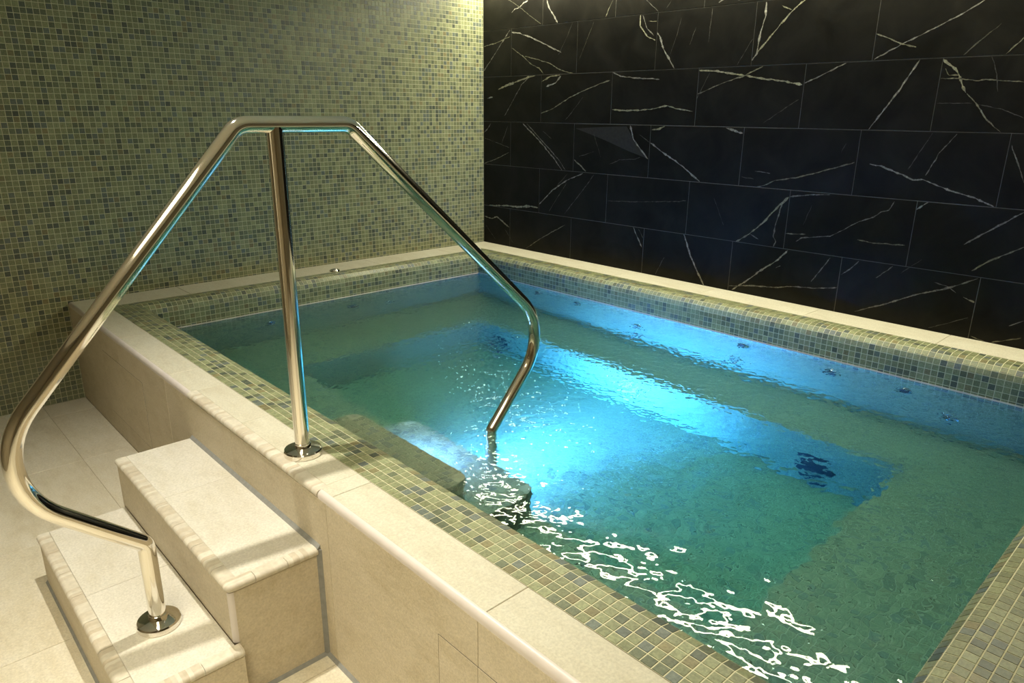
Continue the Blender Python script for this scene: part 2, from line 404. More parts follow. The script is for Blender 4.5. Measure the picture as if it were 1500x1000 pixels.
class Mosaic:
    """small stones on a grout bed; each tile a bevelled plate standing proud of the grout"""
    def __init__(s): s.tiles = []; s.bed = []
    def patch(s, o, u, v, lu, lv, u0=0.0, clips=(), hole=None):
        """flat patch: origin o, unit axes u, v, size lu x lv; the normal is u x v; clips are half planes in (s, t)"""
        o, u, v = map(lambda q: np.array(q, float), (o, u, v)); n = np.cross(u, v)
        poly = [(0, 0), (lu, 0), (lu, lv), (0, lv)]
        for cl in clips: poly = clip_poly(poly, *cl)
        if len(poly) >= 3: s.bed.append([o + u * a + v * b for a, b in poly])
        us = np.arange(u0 - PT, lu, PT); vs = np.arange(0, lv - 0.004, PT); g = GAP / 2
        for a in us:
            for b in vs:
                a0, a1, b0, b1 = max(a, 0) + g, min(a + PT, lu) - g, b + g, min(b + PT, lv) - g
                if a1 - a0 < 0.004 or b1 - b0 < 0.004: continue
                q = [(a0, b0), (a1, b0), (a1, b1), (a0, b1)]
                for (ca, cb, cc) in clips:
                    if min(ca * x + cb * y + cc for x, y in q) < g: q = clip_poly(q, ca, cb, cc - g)
                    if len(q) < 3: break
                if len(q) < 3: continue
                s.tiles.append((np.array([o + u * x + v * y for x, y in q]), n))
    def mesh(s, tiles, cols):
        vs, fs, cs, b = [], [], [], 0
        for (q, n), c in zip(tiles, cols):
            k = len(q); cen = q.mean(0)
            d = q - cen; ln = np.linalg.norm(d, axis=1, keepdims=True)
            top = cen + d * np.maximum(0.3, 1 - 0.0009 / np.maximum(ln, 1e-6)) + n * 0.0011
            vs.append(q); vs.append(top)
            fs.append([b + k + i for i in range(k)])
            fs += [[b + i, b + (i + 1) % k, b + k + (i + 1) % k, b + k + i] for i in range(k)]
            cs += [c] * (k + 1); b += 2 * k
        return np.concatenate(vs), fs, np.array(cs)
    def build(s, parent, bed_name, field_name, one_name, most=300, visible=None, wt=None):
        for wet in (False, True):                     # the joints below the water are stained darker
            vs, fs = [], []
            for q in s.bed:
                if (np.mean([p[2] for p in q]) < ZW - 0.02 and parent.type == 'EMPTY') != wet: continue
                b = len(vs); vs += list(q); fs.append(list(range(b, b + len(q))))
            if vs: mk(bed_name, vs, fs, M_GROUT_WET if wet else M_GROUT, parent)
        cols = tones(len(s.tiles), wt); rank = []
        deep = np.array([q[:, 2].mean() < ZW - 0.03 for q, n in s.tiles])      # blur of the rippled water put into the colour: submerged stones evened out
        cols[deep, :3] = 0.5 * cols[deep, :3] + 0.5 * np.array([0.19, 0.215, 0.125])
        for i, (q, n) in enumerate(s.tiles):
            c = q.mean(0)
            if len(q) != 4 or n @ (CAM_P - c) <= 0 or (visible and not visible(c)): continue
            px, z = project(q)
            if z.min() < 0.1: continue
            m_ = px.mean(0)
            if not (0 <= m_[0] <= 1500 and 0 <= m_[1] <= 1000): continue
            x, y = px[:, 0], px[:, 1]
            rank.append((0.5 * abs(np.dot(x, np.roll(y, 1)) - np.dot(y, np.roll(x, 1))), i))
        rank.sort(reverse=True)
        ones = [i for _, i in rank[:most]]; so = set(ones); cache = {}
        base_par = Vector((0, 0, 0)); pq = parent
        while pq is not None: base_par += pq.location; pq = pq.parent
        for i in ones:
            q, n = s.tiles[i]; c = q.mean(0)
            key = tuple(np.round((q - c).ravel(), 4)) + tuple(np.round(n, 3))
            if key not in cache:
                v, f, _ = s.mesh([(q - c, n)], [cols[i]])
                me = D.meshes.new(one_name); me.from_pydata(v.tolist(), [], f); me.materials.append(M_TILE_ONE); me.update(); cache[key] = me
            o = D.objects.new(one_name, cache[key]); COL.objects.link(o); o.parent = parent
            o.location = Vector((c[0], c[1], c[2] + H)) - base_par; o.color = cols[i]
        rest = [i for i in range(len(s.tiles)) if i not in so]
        v, f, cc = s.mesh([s.tiles[i] for i in rest], cols[rest])
        mk(field_name, v, f, M_TILE, parent, kind='stuff', colors=cc)

# ================================================================== THE ROOM
YE, XE = 6.2, 5.2          # far ends of the room, behind the camera
FLOOR = -0.52

# ---- floor: limestone tiles with joints
floor = mk('floor', *merge([box(2.72, XE + 0.1, -0.1, YE + 0.1, FLOOR - 0.06, FLOOR - 0.0015), box(-0.1, 2.7199, 5.02, YE + 0.1, FLOOR - 0.06, FLOOR - 0.0015)]), M_FJOINT); floor['kind'] = 'structure'
JX = [2.811, 3.0095, 3.4745 + 0.135, 4.21, 4.81, XE]
for j in range(-1, 11):
    for i in range(5):
        y0, y1 = 0.185 + 0.6085 * (j), 0.185 + 0.6085 * (j + 1)
        sh = 0.0
        y0 = max(0.0, y0 + sh); y1 = min(YE, y1 + sh)
        if y1 - y0 < 0.02: continue
        mk('tile', *box(JX[i] + 0.001, JX[i + 1] - 0.001, y0 + 0.001, y1 - 0.001, FLOOR - 0.012, FLOOR + rng.uniform(0, 0.0004), 0.0008), M_FLOOR, floor)

# ---- ceiling
ceil = mk('ceiling', *box(-0.1, XE + 0.1, -0.1, YE + 0.1, CEIL, CEIL + 0.08), M_CEIL); ceil['kind'] = 'structure'
for n_, b_ in (('wall_front', box(XE, XE + 0.1, -0.1, YE + 0.1, FLOOR - 0.06, CEIL)), ('wall_rear', box(-0.1, XE + 0.1, YE, YE + 0.1, FLOOR - 0.06, CEIL))):
    mk(n_, *b_, M_PLASTER)['kind'] = 'structure'

# ---- mosaic wall (y = 0)
wl = mk('wall_left', *box(-0.1, XE + 0.1, -0.1, -0.002, FLOOR - 0.06, CEIL), M_GROUT); wl['kind'] = 'structure'
mz = Mosaic()
mz.patch((3.50, -0.0011, FLOOR), (-1, 0, 0), (0, 0, 1), 3.50, CEIL - FLOOR)
mz.build(wl, 'grout_bed', 'mosaic_field', 'tile', 300, wt=WALLW)
mw = mk('wall_tile_band', *box(3.502, XE, -0.002, 0.0, FLOOR, CEIL), M_FLOOR, wl)

# ---- black marble wall (x = 0)
wr = mk('wall_right', *box(-0.1, -0.0016, -0.1, YE + 0.1, FLOOR - 0.06, CEIL), M_BGROUT); wr['kind'] = 'structure'
TW, TH, BOT = 0.602, 0.3016, 0.2781
rows = [(0.0, BOT, 0.2894)] + [(BOT + k * TH, min(CEIL, BOT + (k + 1) * TH), (0.2894, 0.5845)[(k + 1) % 2]) for k in range(6)]
black_tiles = []
for z0, z1, y0 in rows:
    ys = [0.0] + [y0 + TW * j for j in range(11) if y0 + TW * j < YE] + [YE]
    for a, b in zip(ys[:-1], ys[1:]):
        if b - a < 0.02: continue
        g = 0.0013
        t = mk('tile', *box(-0.010, rng.uniform(-0.0002, 0.0002), a + g, b - g, z0 + g, z1 - g, 0.0008), M_BLACK, wr)
        black_tiles.append((a + g, b - g, z0 + g, z1 - g, t))
VEINS = '''3.5:801,0 805,12 811,22 817,33.5|2:747,43.5 732,68 720,87 708,105|1.6:708,68.5 728,62.5 747,53.5|3:749,47 762,49 776,54 798,64.5 822,77|2:749,70 766,82 778,94 790,100 796,108|2:769,82.5 784,86 806,93 822,103 839,107.5
1:839,33.5 828,60 818,80|1:870,32 860,58 848,88|3:938,22 938,38 948,53 960,59|2:942,22 948,42 958,52|1.5:950,31 962,31|4:962,46 967,54 972,72 980,86 988,101|1.5:898,0 887,25|1.2:947,0 965,17|1:984,0 977,12|4:714,144 722,142
4.5:730,131 740,126 756,120 774,113 784,111|1.6:775,113 764,124 750,150 739,170|3:793,120 806,112 820,110|3:800,127 814,121 822,111|2.2:792.5,166 810,159 834,143 856,132 894,117|1:854,142 838,164 828,176|2:898,106 910,112 930,114 966,116
2.6:897,160.5 920,162 954,160 978,154.5 990,159 1015,163|2:719,181 715,188 708,195|1.2:744,184 735,210|1:710,202 726,208 746,216|1.6:710,239 728,232 746,223|2.6:766,181 790,206 810,230 823,249|1.8:772,181 794,206 818,233 828,249|1:795,192 808,203
3:841,234 850,242 858,251|1:848,229 870,222|3.5:923,184 928,204 938,218 949,233|1.2:892,241 908,234 930,233 938,230|3:955,190 966,189 974,184.5|3:953,209 972,224 998,242 1025,266|1:937,197 951,208
2.6:854,254 830,264 810,278 790,299|1.3:832,254 814,274|4.5:716,301 732,301 744,301 756,303 776,302 788,304|3:709,316 720,320 728,317 746,333|1.4:870,256 854,278 827,313|.9:830,268 804,310|1.5:770,364 794,348 828,329|1.2:890,294 930,295.5 990,295 1005,294
2.6:928,333 933,346 940,362|1.4:934,333 943,350|1:999,26 992,50 981,82|2.8:1123,3 1122,16 1122,22 1113,52 1109,78 1100,90|3:1180,0 1166,11 1148,30 1130,52 1108,78|1.5:1146,8 1161,15|1:1103,56 1080,95|1:1044,10 1038,62
3:1024,103 1050,104 1088,110 1110,114 1150,119 1175,124|2:1118,97 1088,112 1062,120 1022,138|1.2:1040,106 1028,130 1019,148|2.4:1177,122 1202,111 1240,92|1.1:1170,145 1148,160 1118,180|4:1064,187 1078,192 1088,195|1.6:1106,250 1128,254|1.3:1086,259 1104,262
2:1106,274 1118,272 1136,264 1166,260 1200,252 1252,238|3:1156,288 1140,302 1118,326 1098,342 1078,354|2.4:1146,298 1136,328 1133,346 1136,354 1132,362|1.5:1098,342 1111,350|2:1157,288 1186,285 1216,285|1.5:1166,354 1174,348 1216,346 1260,324 1280,318 1290,311 1302,308 1310,295|1.8:1151,342 1180,343
3.3:1002,343 1012,376 1020,394 1031,418|3:1154,366 1140,380 1120,392 1106,402 1092,412 1072,424|2:1068,419 1100,418 1140,421 1152,419 1198,422 1226,421|2.5:1136,392 1143,389|1.4:973,377 960,401|1.8:1216,377 1200,398 1188,412|2:1443,0 1410,20 1368,42 1320,65 1280,87
2.3:1284,50 1298,54 1320,64 1342,69|1.4:1468,34 1430,64 1412,81|2:1500,55 1473,80|2.8:1348,87 1336,104 1320,128 1296,160 1272,190|4:1382,87 1400,101 1406,112 1414,136|2:1416,137 1430,152 1444,174 1466,194|1.8:1378,115 1400,115 1430,118 1444,116 1500,120|2.2:1386,100 1390,110 1404,110
1:1453,83 1460,108 1462,134|.9:1372,151 1424,151|1:1430,152 1468,160 1500,173|2.6:1274,240 1290,243 1318,254 1338,264 1352,263 1374,272 1392,279 1412,285 1436,293 1456,303|1.4:1366,195 1348,222 1330,248|1.6:1402,196 1376,224 1356,257|1.8:1482,213 1492,242 1500,268|2.6:1360,296 1342,307
2.2:1500,311 1454,335 1412,358|2:1256,351 1280,356 1326,359|2:1500,362 1454,380 1423,396|1.6:1258,382 1245,394 1232,402|1.8:1308,390 1283,407|2:1433,408 1396,420 1344,431 1296,445 1252,456|1.6:1368,413 1389,420 1400,429|2.6:1411,435 1427,443|1.2:1418,465 1360,480|1.5:1500,470 1478,477|1.6:1422,492 1436,498 1448,502 1496,495
.8:870,196 880,230|.8:1046,290 1060,330|.8:1190,300 1176,330|.7:1240,210 1232,224|.8:1020,40 1010,66|.8:1350,380 1320,400|.8:712,330 726,350|.8:740,336 752,356'''
strips = {}
def tile_at(y, z):
    for k, (a, b, c, d, t) in enumerate(black_tiles):
        if a - 0.0015 <= y <= b + 0.0015 and c - 0.0015 <= z <= d + 0.0015: return k
def lay_vein(wd, P, only=None):
    """a vein wanders along the traced line; each tile it crosses gets its own piece"""
    seg = np.linalg.norm(np.diff(P, axis=0), axis=1); s_ = np.concatenate([[0], np.cumsum(seg)])
    n = max(6, int(s_[-1] / 0.006)); q = np.linspace(0, s_[-1], n)
    y, z = np.interp(q, s_, P[:, 0]), np.interp(q, s_, P[:, 1])
    jit = np.convolve(rng.normal(0, 1, n + 6), np.ones(4) / 4, 'same')[3:-3]
    tx, tz = np.gradient(y), np.gradient(z); ln = np.hypot(tx, tz) + 1e-9; nx, nz = -tz / ln, tx / ln
    y = y + nx * jit * 0.0016; z = z + nz * jit * 0.0016
    hw = 0.00112 * wd * np.clip(1 + 0.7 * np.convolve(rng.normal(0, 1, n + 6), np.ones(3) / 3, 'same')[3:-3], 0.35, 2.2)
    hw *= np.clip(np.minimum(q + 0.006, s_[-1] - q + 0.006) / 0.02, 0.35, 1)
    br = 0.31 if wd >= 2.5 else 0.22 if wd >= 1.5 else 0.095
    warm = rng.random() < 0.4
    ks = [tile_at(y[i], z[i]) if only is None else only for i in range(n)]
    i = 0
    while i < n:
        j = i
        while j + 1 < n and ks[j + 1] == ks[i]: j += 1
        if ks[i] is not None and j - i >= 2:
            a, b, c, d, t = black_tiles[ks[i]]; vs, fs, cs = strips.setdefault(ks[i], ([], [], [])); b0 = len(vs)
            for p in range(i, j + 1):
                for sg in (-1, 1):
                    vs.append((0.0006, min(max(y[p] + sg * nx[p] * hw[p], a + 0.0012), b - 0.0012), min(max(z[p] + sg * nz[p] * hw[p], c + 0.0012), d - 0.0012)))
            for p in range(j - i):
                fs.append([b0 + 2 * p, b0 + 2 * p + 1, b0 + 2 * p + 3, b0 + 2 * p + 2])
                v_ = br * rng.uniform(0.6, 1.1); cs.append((v_, v_ * 0.96, v_ * (0.62 if warm else 0.80), 1))
        i = j + 1
for line in VEINS.replace('\n', '|').split('|'):
    wd, pts = line.split(':')
    lay_vein(float(wd), np.array([unproject(tuple(map(float, q.split(','))), 0, 0.0)[1:] for q in pts.split()]))
for k in range(len(black_tiles)):                     # the wall goes on past the frame with veins of the same kind
    a, b, c, d, t = black_tiles[k]
    if k not in strips and b - a > 0.3:
        for _ in range(random.choice((1, 2, 2, 3))):
            y0, y1 = sorted((random.uniform(a, b), random.uniform(a, b))); zz = [random.uniform(c, d) for _ in range(2)]; ts = np.linspace(0, 1, 6)
            lay_vein(random.uniform(1, 3), np.stack([y0 + (y1 - y0) * ts, np.clip(zz[0] + (zz[1] - zz[0]) * ts + rng.normal(0, 0.008, 6), c, d)], 1), k)
for k, (vs, fs, cs) in strips.items():
    mk('vein', vs, fs, M_VEIN, black_tiles[k][4], colors=cs)
# the smoky grey flake in one tile
fl = np.array([unproject(q, 0, 0.0) for q in ((843, 188), (880, 186), (918, 185), (926, 200), (938, 219), (948, 232), (920, 221), (890, 207), (866, 197))])
cen = fl.mean(0)
for a, b, c, d, t in black_tiles:
    if a < cen[1] < b and c < cen[2] < d:
        fl[:, 0] = 0.0004; fl[:, 1] = np.clip(fl[:, 1], a + .002, b - .002); fl[:, 2] = np.clip(fl[:, 2], c + .002, d - .002)
        mk('vein', fl, [list(range(len(fl)))], M_VEIN, t, colors=[(0.015, 0.015, 0.0125, 1)])

tag(wl, 'wall covered in small olive green mosaic stones', 'wall'); tag(wr, 'wall of large black marble tiles with pale veins', 'wall')
tag(floor, 'cream limestone tiled floor at the foot of the steps', 'floor'); tag(ceil, 'plain cream painted ceiling', 'ceiling')
# ================================================================== THE POOL
XB, XF, YM, YR = 0.3296, 2.524, 0.330, 3.8596       # inner faces
RC = PT * 3 / (math.pi / 2)                          # rounded mosaic edge, three tiles round
ZW = -0.149                                          # water level
BENCH, DEEP = -0.66, -1.05
pool = empty('spa_pool', (1.5, 2.1, FLOOR))
tag(pool, 'raised square-cornered spa pool faced in cream limestone with a green mosaic rim', 'pool')

mp = Mosaic()
def profile(nflat):
    """row lines of the rim from the flat top to the vertical inner face: (distance out from the face, height)"""
    pts = [(RC + PT * k, 0.0) for k in range(nflat, -1, -1)]
    pts += [(RC - RC * math.sin(a), RC * math.cos(a) - RC) for a in (math.pi / 6, math.pi / 3, math.pi / 2)]
    z = -RC
    while z - PT > BENCH: z -= PT; pts.append((0.0, z))
    pts.append((0.0, BENCH)); return pts
def rim(o, along, out, length, nflat, m0=True, m1=True, u0=0.0):
    """o: inner corner on the coping level; along x ... ; out: horizontal unit vector away from the water"""
    o, along, out = map(lambda q: np.array(q, float), (o, along, out))
    pr = profile(nflat); EXT = 0.6
    for (d0, z0), (d1, z1) in zip(pr[:-1], pr[1:]):
        a = o + out * d1 + V(0, 0, z1); b = o + out * d0 + V(0, 0, z0)
        v = b - a; lv = np.linalg.norm(v); v /= lv
        # mitre lines: s >= -d(t)   and   s <= length + d(t), with d(t) = d1 + (d0 - d1) t / lv
        k = (d0 - d1) / lv
        cl = [(1.0, k, d1 - EXT) if m0 else (1.0, 0.0, -EXT), (-1.0, k, length + d1 + EXT) if m1 else (-1.0, 0.0, length + EXT)]
        nrm = np.cross(along, v)
        toward = -out * 1.0 + V(0, 0, 1)
        if nrm @ toward > 0:
            mp.patch(a - along * EXT, along, v, length + 2 * EXT, lv, u0=u0, clips=cl)
        else:
            L_ = length + 2 * EXT
            cl2 = [(-c0, c1, c2 + c0 * L_) for c0, c1, c2 in cl]
            mp.patch(a + along * (length + EXT), -along, v, L_, lv, u0=u0, clips=cl2)
rim((XF, YM, 0), (0, 1, 0), (1, 0, 0), YR - YM, 4, u0=(0.6 - 0.0) % PT)
rim((XB, YM, 0), (0, 1, 0), (-1, 0, 0), YR - YM, 3)
rim((XB, YM, 0), (1, 0, 0), (0, -1, 0), XF - XB, 2)
rim((XB, YR, 0), (1, 0, 0), (0, 1, 0), XF - XB, 8)
# seat benches, their risers and the deep floor
BX0, BX1, BY0, BY1 = 0.75, 2.0, 0.825, 3.345
X_, Y_, Z_ = V(1, 0, 0), V(0, 1, 0), V(0, 0, 1)
mp.patch((XB, YM, BENCH), X_, Y_, BX0 - XB, YR - YM)
mp.patch((BX1, YM, BENCH), X_, Y_, XF - BX1, YR - YM)
mp.patch((BX0, YM, BENCH), X_, Y_, BX1 - BX0, BY0 - YM)
mp.patch((BX0, BY1, BENCH), X_, Y_, BX1 - BX0, YR - BY1)
RH = BENCH - DEEP
mp.patch((BX0, BY0, DEEP), Y_, Z_, BY1 - BY0, RH)
mp.patch((BX1, BY1, DEEP), -Y_, Z_, BY1 - BY0, RH)
mp.patch((BX1, BY0, DEEP), -X_, Z_, BX1 - BX0, RH)
mp.patch((BX0, BY1, DEEP), X_, Z_, BX1 - BX0, RH)
mp.patch((BX0, BY0, DEEP), X_, Y_, BX1 - BX0, BY1 - BY0)
# steps inside the pool: two treads above the bench, ends rounded
S1, S2 = -0.215, -0.455
def inner_step(x, y0, y1, z, zb):
    r, n = 0.05, 4
    mp.patch((x, y0 + r, z), X_, Y_, XF - x, y1 - y0 - 2 * r)
    for (ya, yb, s) in ((y1 - r, y1, 1), (y0, y0 + r, -1)):
        mp.patch((x + r, ya, z), X_, Y_, XF - x - r, r)
    mp.patch((x, y1 - r, zb), -Y_, Z_, y1 - y0 - 2 * r, z - zb)
    mp.patch((XF, y1, zb), -X_, Z_, XF - x - r, z - zb)
    mp.patch((x + r, y0, zb), X_, Z_, XF - x - r, z - zb)
    for (cy, sg) in ((y1 - r, 1), (y0 + r, -1)):
        c = V(x + r, cy, zb)
        for i in range(n):
            a0, a1 = math.pi / 2 * i / n, math.pi / 2 * (i + 1) / n
            p0 = c + V(-math.sin(a0) * r, sg * math.cos(a0) * r, 0); p1 = c + V(-math.sin(a1) * r, sg * math.cos(a1) * r, 0)
            if sg < 0: p0, p1 = p1, p0
            u = p1 - p0; l = np.linalg.norm(u)
            mp.patch(p0, u / l, Z_, l, z - zb)
            ctr = c + V(0, 0, z - zb)
            mp.bed.append([ctr, p1 + V(0, 0, z - zb), p0 + V(0, 0, z - zb)])
inner_step(2.255, 1.84, 2.535, S1, S2)
inner_step(2.0, 1.84, 2.585, S2, BENCH)
mp.build(pool, 'grout_bed', 'mosaic_field', 'tile', 300, visible=lambda c: c[2] > -0.09)

# limestone strips beside the walls and on the front curb
def slab(x0, x1, y0, y1, z0, z1, mat, name='coping_stone', b=0.0012):
    return mk(name, *box(x0, x1, y0, y1, z0, z1, b), mat, pool)
XS, XO = XF + RC + 4 * PT, 2.811                     # inner edge of the front coping stone, outer face of the curb
YSM, XSB, YSR = YM - RC - 2 * PT, XB - RC - 3 * PT, YR + RC + 8 * PT
g = 0.0008
jy = [0.23 + 0.6 * k for k in range(9)]
ys = [0.0] + jy
NB0, NB1 = 1.655, 2.565                              # the banded bullnose beside the outer steps
for a, b in zip(ys[:-1], ys[1:]):
    cuts = sorted({a, b} | {c for c in (NB0, NB1) if a < c < b})
    for p, q in zip(cuts[:-1], cuts[1:]):
        mid = (p + q) / 2
        xo = 2.777 if NB0 < mid < NB1 else 2.797
        slab(XS + g, xo, p + (g if p == a else 0), q - (g if q == b else 0), -0.022, 0.0006, M_LIME)
for a, b in zip([YSM] + jy[1:], jy[1:]):             # strip along the black wall
    slab(0.001, XSB - g, a + g, b - g, -0.022, 0.0008, M_LIME)
xs = [0.001, 0.48, 1.08, 1.68, 2.28, XS]
for a, b in zip(xs[:-1], xs[1:]):                    # strip along the mosaic wall
    slab(a + g, b - g, 0.001, YSM - g, -0.022, 0.0008, M_LIME)
for a, b in zip([XSB, 0.8, 1.4, 2.0], [0.8, 1.4, 2.0, XS]):
    slab(a + g, b - g, YSR + g, 4.98, -0.022, 0.0008, M_LIME)
mk('coping_bed', *merge([box(XS, 2.797, 0.002, 5.0, -0.03, -0.0012), box(0.002, XSB, 0.002, 5.0, -0.03, -0.0012), box(0.002, XS, 0.002, YSM, -0.03, -0.0012), box(XSB, XS, YSR, 5.0, -0.03, -0.0012)]), M_JOINT, pool)

# smooth quarter-round trim on the curb's outer edge
def quarter(r, n=6): return [(0, 0)] + [(r * math.sin(a), r * math.cos(a)) for a in np.linspace(0, math.pi / 2, n)]
def trim_run(y0, y1):
    r = 0.014; pts = [(XO - r, -r)] + [(XO - r + r * math.sin(a), -r + r * math.cos(a) + 0.001) for a in np.linspace(0, math.pi / 2, 7)] + [(XO, -0.020), (XO - r, -0.020)]
    k = len(pts); vs = [(x, y, z) for y in (y0, y1) for x, z in pts]
    fs = [[j, (j + 1) % k, k + (j + 1) % k, k + j] for j in range(k)] + [list(range(k))[::-1], list(range(k, 2 * k))]
    fs = [f[::-1] for f in fs]
    return smooth_angle(mk('edge_trim', vs, fs, M_TRIM, pool), 30)
for a, b in ((0.002, NB0 - 0.0005), (NB1 + 0.012, 3.8), (3.801, 4.98)): trim_run(a, b)

def bullnose(path, parent, name='nosing', w=0.036, h=0.022, flip=1, mat=None):
    """half-round strip lying on the tread edge; path runs along the outer top edge"""
    r = h / 2
    prof = [(-w, 0.0008), (-r * 0.9, 0.0008)] + [(-r + r * math.sin(a), -r + r * math.cos(a) + 0.0008) for a in np.linspace(0.15, math.pi - 0.15, 9)] + [(-r * 0.9, -h), (-w, -h)]
    prof = [(p * flip, q) for p, q in prof]
    v, f = sweep(path, prof, up=(0, 0, 1))
    if flip < 0: f = [q[::-1] for q in f]
    return smooth_angle(mk(name, v, f, mat or M_NOSE, parent), 50)
e0, e1 = NB0, NB1 + 0.012
cut = [e0, 1.80, 1.96, 2.11, 2.27, 2.42, e1]
for a, b in zip(cut[:-1], cut[1:]):
    bullnose([(XO + 0.003, a + 0.0006, 0), (XO + 0.003, b - 0.0006, 0)], pool)

# curb facing: large limestone tiles, with the cut-out service panels
fy = [0.0, 0.807, 1.41, 2.014, 2.617, 3.2205, 3.823, 4.426, 4.98]
mk('curb_core', *box(XF + 0.16, XO - 0.0085, 0.004, 5.0, FLOOR - 0.03, -0.021), M_JOINT, pool)
mk('basin_shell', *merge([box(0.004, XB - 0.005, 0.004, 5.0, -1.12, -0.06), box(XF + 0.005, XF + 0.165, 0.004, 5.0, -1.12, -0.06), box(0.004, 2.7, 0.004, YM - 0.005, -1.12, -0.06), box(0.004, 2.7, YR + 0.005, 5.0, -1.12, -0.06),
                          box(0.004, 2.7, 0.004, 5.0, -1.16, DEEP - 0.01)]), M_JOINT, pool)
for a, b in zip(fy[:-1], fy[1:]):
    mk('facing_tile', *box(XO - 0.008, XO, a + 0.0007, b - 0.0007, FLOOR + 0.002, -0.0205, 0.0005), M_FACE, pool)
def service_panel(y0, y1, z0, z1, splits):
    m_ = mk('service_panel', *box(XO - 0.004, XO + 0.0004, y0, y1, z0, z1), M_GAP, pool)
    es = [y0] + splits + [y1]
    for a, b in zip(es[:-1], es[1:]):
        mk('tile', *box(XO - 0.002, XO + 0.0009, a + (0.0016 if a == y0 else 0.0006), b - (0.0016 if b == y1 else 0.0006), z0 + 0.0016, z1 - 0.0016, 0.0003), M_FACE, m_)
service_panel(0.546, 1.114, -0.418, -0.119, [0.807])
service_panel(3.088, 3.656, -0.420, -0.1305, [3.2205])

# jets along the walls, suction grilles in the risers, the lamps
def jet(c, axis, r=0.030):
    c = np.array(c, float)
    j = smooth_angle(mk('jet', *lathe(c, axis, [(r * 0.52, 0.002), (r * 0.56, 0.010), (r * 0.72, 0.013), (r * 0.95, 0.008), (r, 0.0005)], 28), M_JET, pool), 50)
    j['label'] = 'chrome water jet'
    smooth_angle(mk('nozzle', *lathe(c, axis, [(0.0001, 0.012), (r * 0.25, 0.011), (r * 0.30, 0.004), (r * 0.55, 0.003)], 20), M_DARK, j), 50)
for y, z in ((0.93, -0.26), (1.267, -0.27), (1.735, -0.40), (1.715, -0.555), (2.40, -0.245), (2.367, -0.495), (2.863, -0.292), (3.181, -0.284), (3.363, -0.46)):
    jet((XB + 0.001, y, z), (1, 0, 0), 0.033)
for x, z in ((1.37, -0.35), (1.10, -0.43), (1.9, -0.36)):
    jet((x, YM + 0.001, z), (0, 1, 0), 0.030)
for y, z in ((1.02, -0.90), (3.01, -0.92)):
    gr = smooth_angle(mk('suction_grille', *lathe((BX0 + 0.001, y, z), (1, 0, 0), [(0.0001, 0.012), (0.055, 0.011), (0.072, 0.008), (0.076, 0.0)], 36), M_DARK, pool), 40)
    for k in range(-3, 4):
        w_ = math.sqrt(0.066 ** 2 - (k * 0.02) ** 2)
        mk('slat', *box(BX0 + 0.0125, BX0 + 0.016, y - w_, y + w_, z + k * 0.02 - 0.003, z + k * 0.02 + 0.003), M_DARK, gr)
def lamp(c, axis, r):
    h = smooth_angle(mk('pool_lamp', *lathe(c, axis, [(r * 0.82, 0.003), (r * 0.85, 0.008), (r, 0.006), (r * 1.04, 0.0)], 36), M_JET, pool), 40)
    mk('lens', *lathe(c, axis, [(0.0001, 0.003), (r * 0.82, 0.003)], 36), M_TRIM, h)
lamp((1.999, 2.02, -0.80), (-1, 0, 0), 0.105)
lamp((0.751, 2.02, -0.84), (1, 0, 0), 0.075)
lamp((2.254, 2.16, -0.325), (-1, 0, 0), 0.075)

# round chrome push button on the rim beside the mosaic wall
bc = V(1.405, 0.212, 0.001)
pb = smooth_angle(mk('push_button', *lathe(bc, (0, 0, 1), [(0.0215, 0.006), (0.0225, 0.010), (0.027, 0.010), (0.031, 0.006), (0.032, 0.0)], 36), M_CHROME, pool), 40)
pb['label'] = 'chrome push button'
smooth_angle(mk('button_cap', *lathe(bc, (0, 0, 1), [(0.0001, 0.0155), (0.012, 0.0145), (0.0195, 0.011), (0.0205, 0.004)], 32), M_CHROME, pb), 60)

# pale strips imitating the bright reflection where the water meets the wall
def glint_strip(x0, x1, y0, y1): mk('waterline_glint', *box(x0, x1, y0, y1, ZW + 0.003, ZW + 0.0105, 0.0008), M_TRIM, pool)
glint_strip(XB - 0.001, XB + 0.0028, YM, YR); glint_strip(XF - 0.0028, XF + 0.001, YM, YR)
glint_strip(XB, XF, YM - 0.001, YM + 0.0028); glint_strip(XB, XF, YR - 0.0028, YR + 0.001)

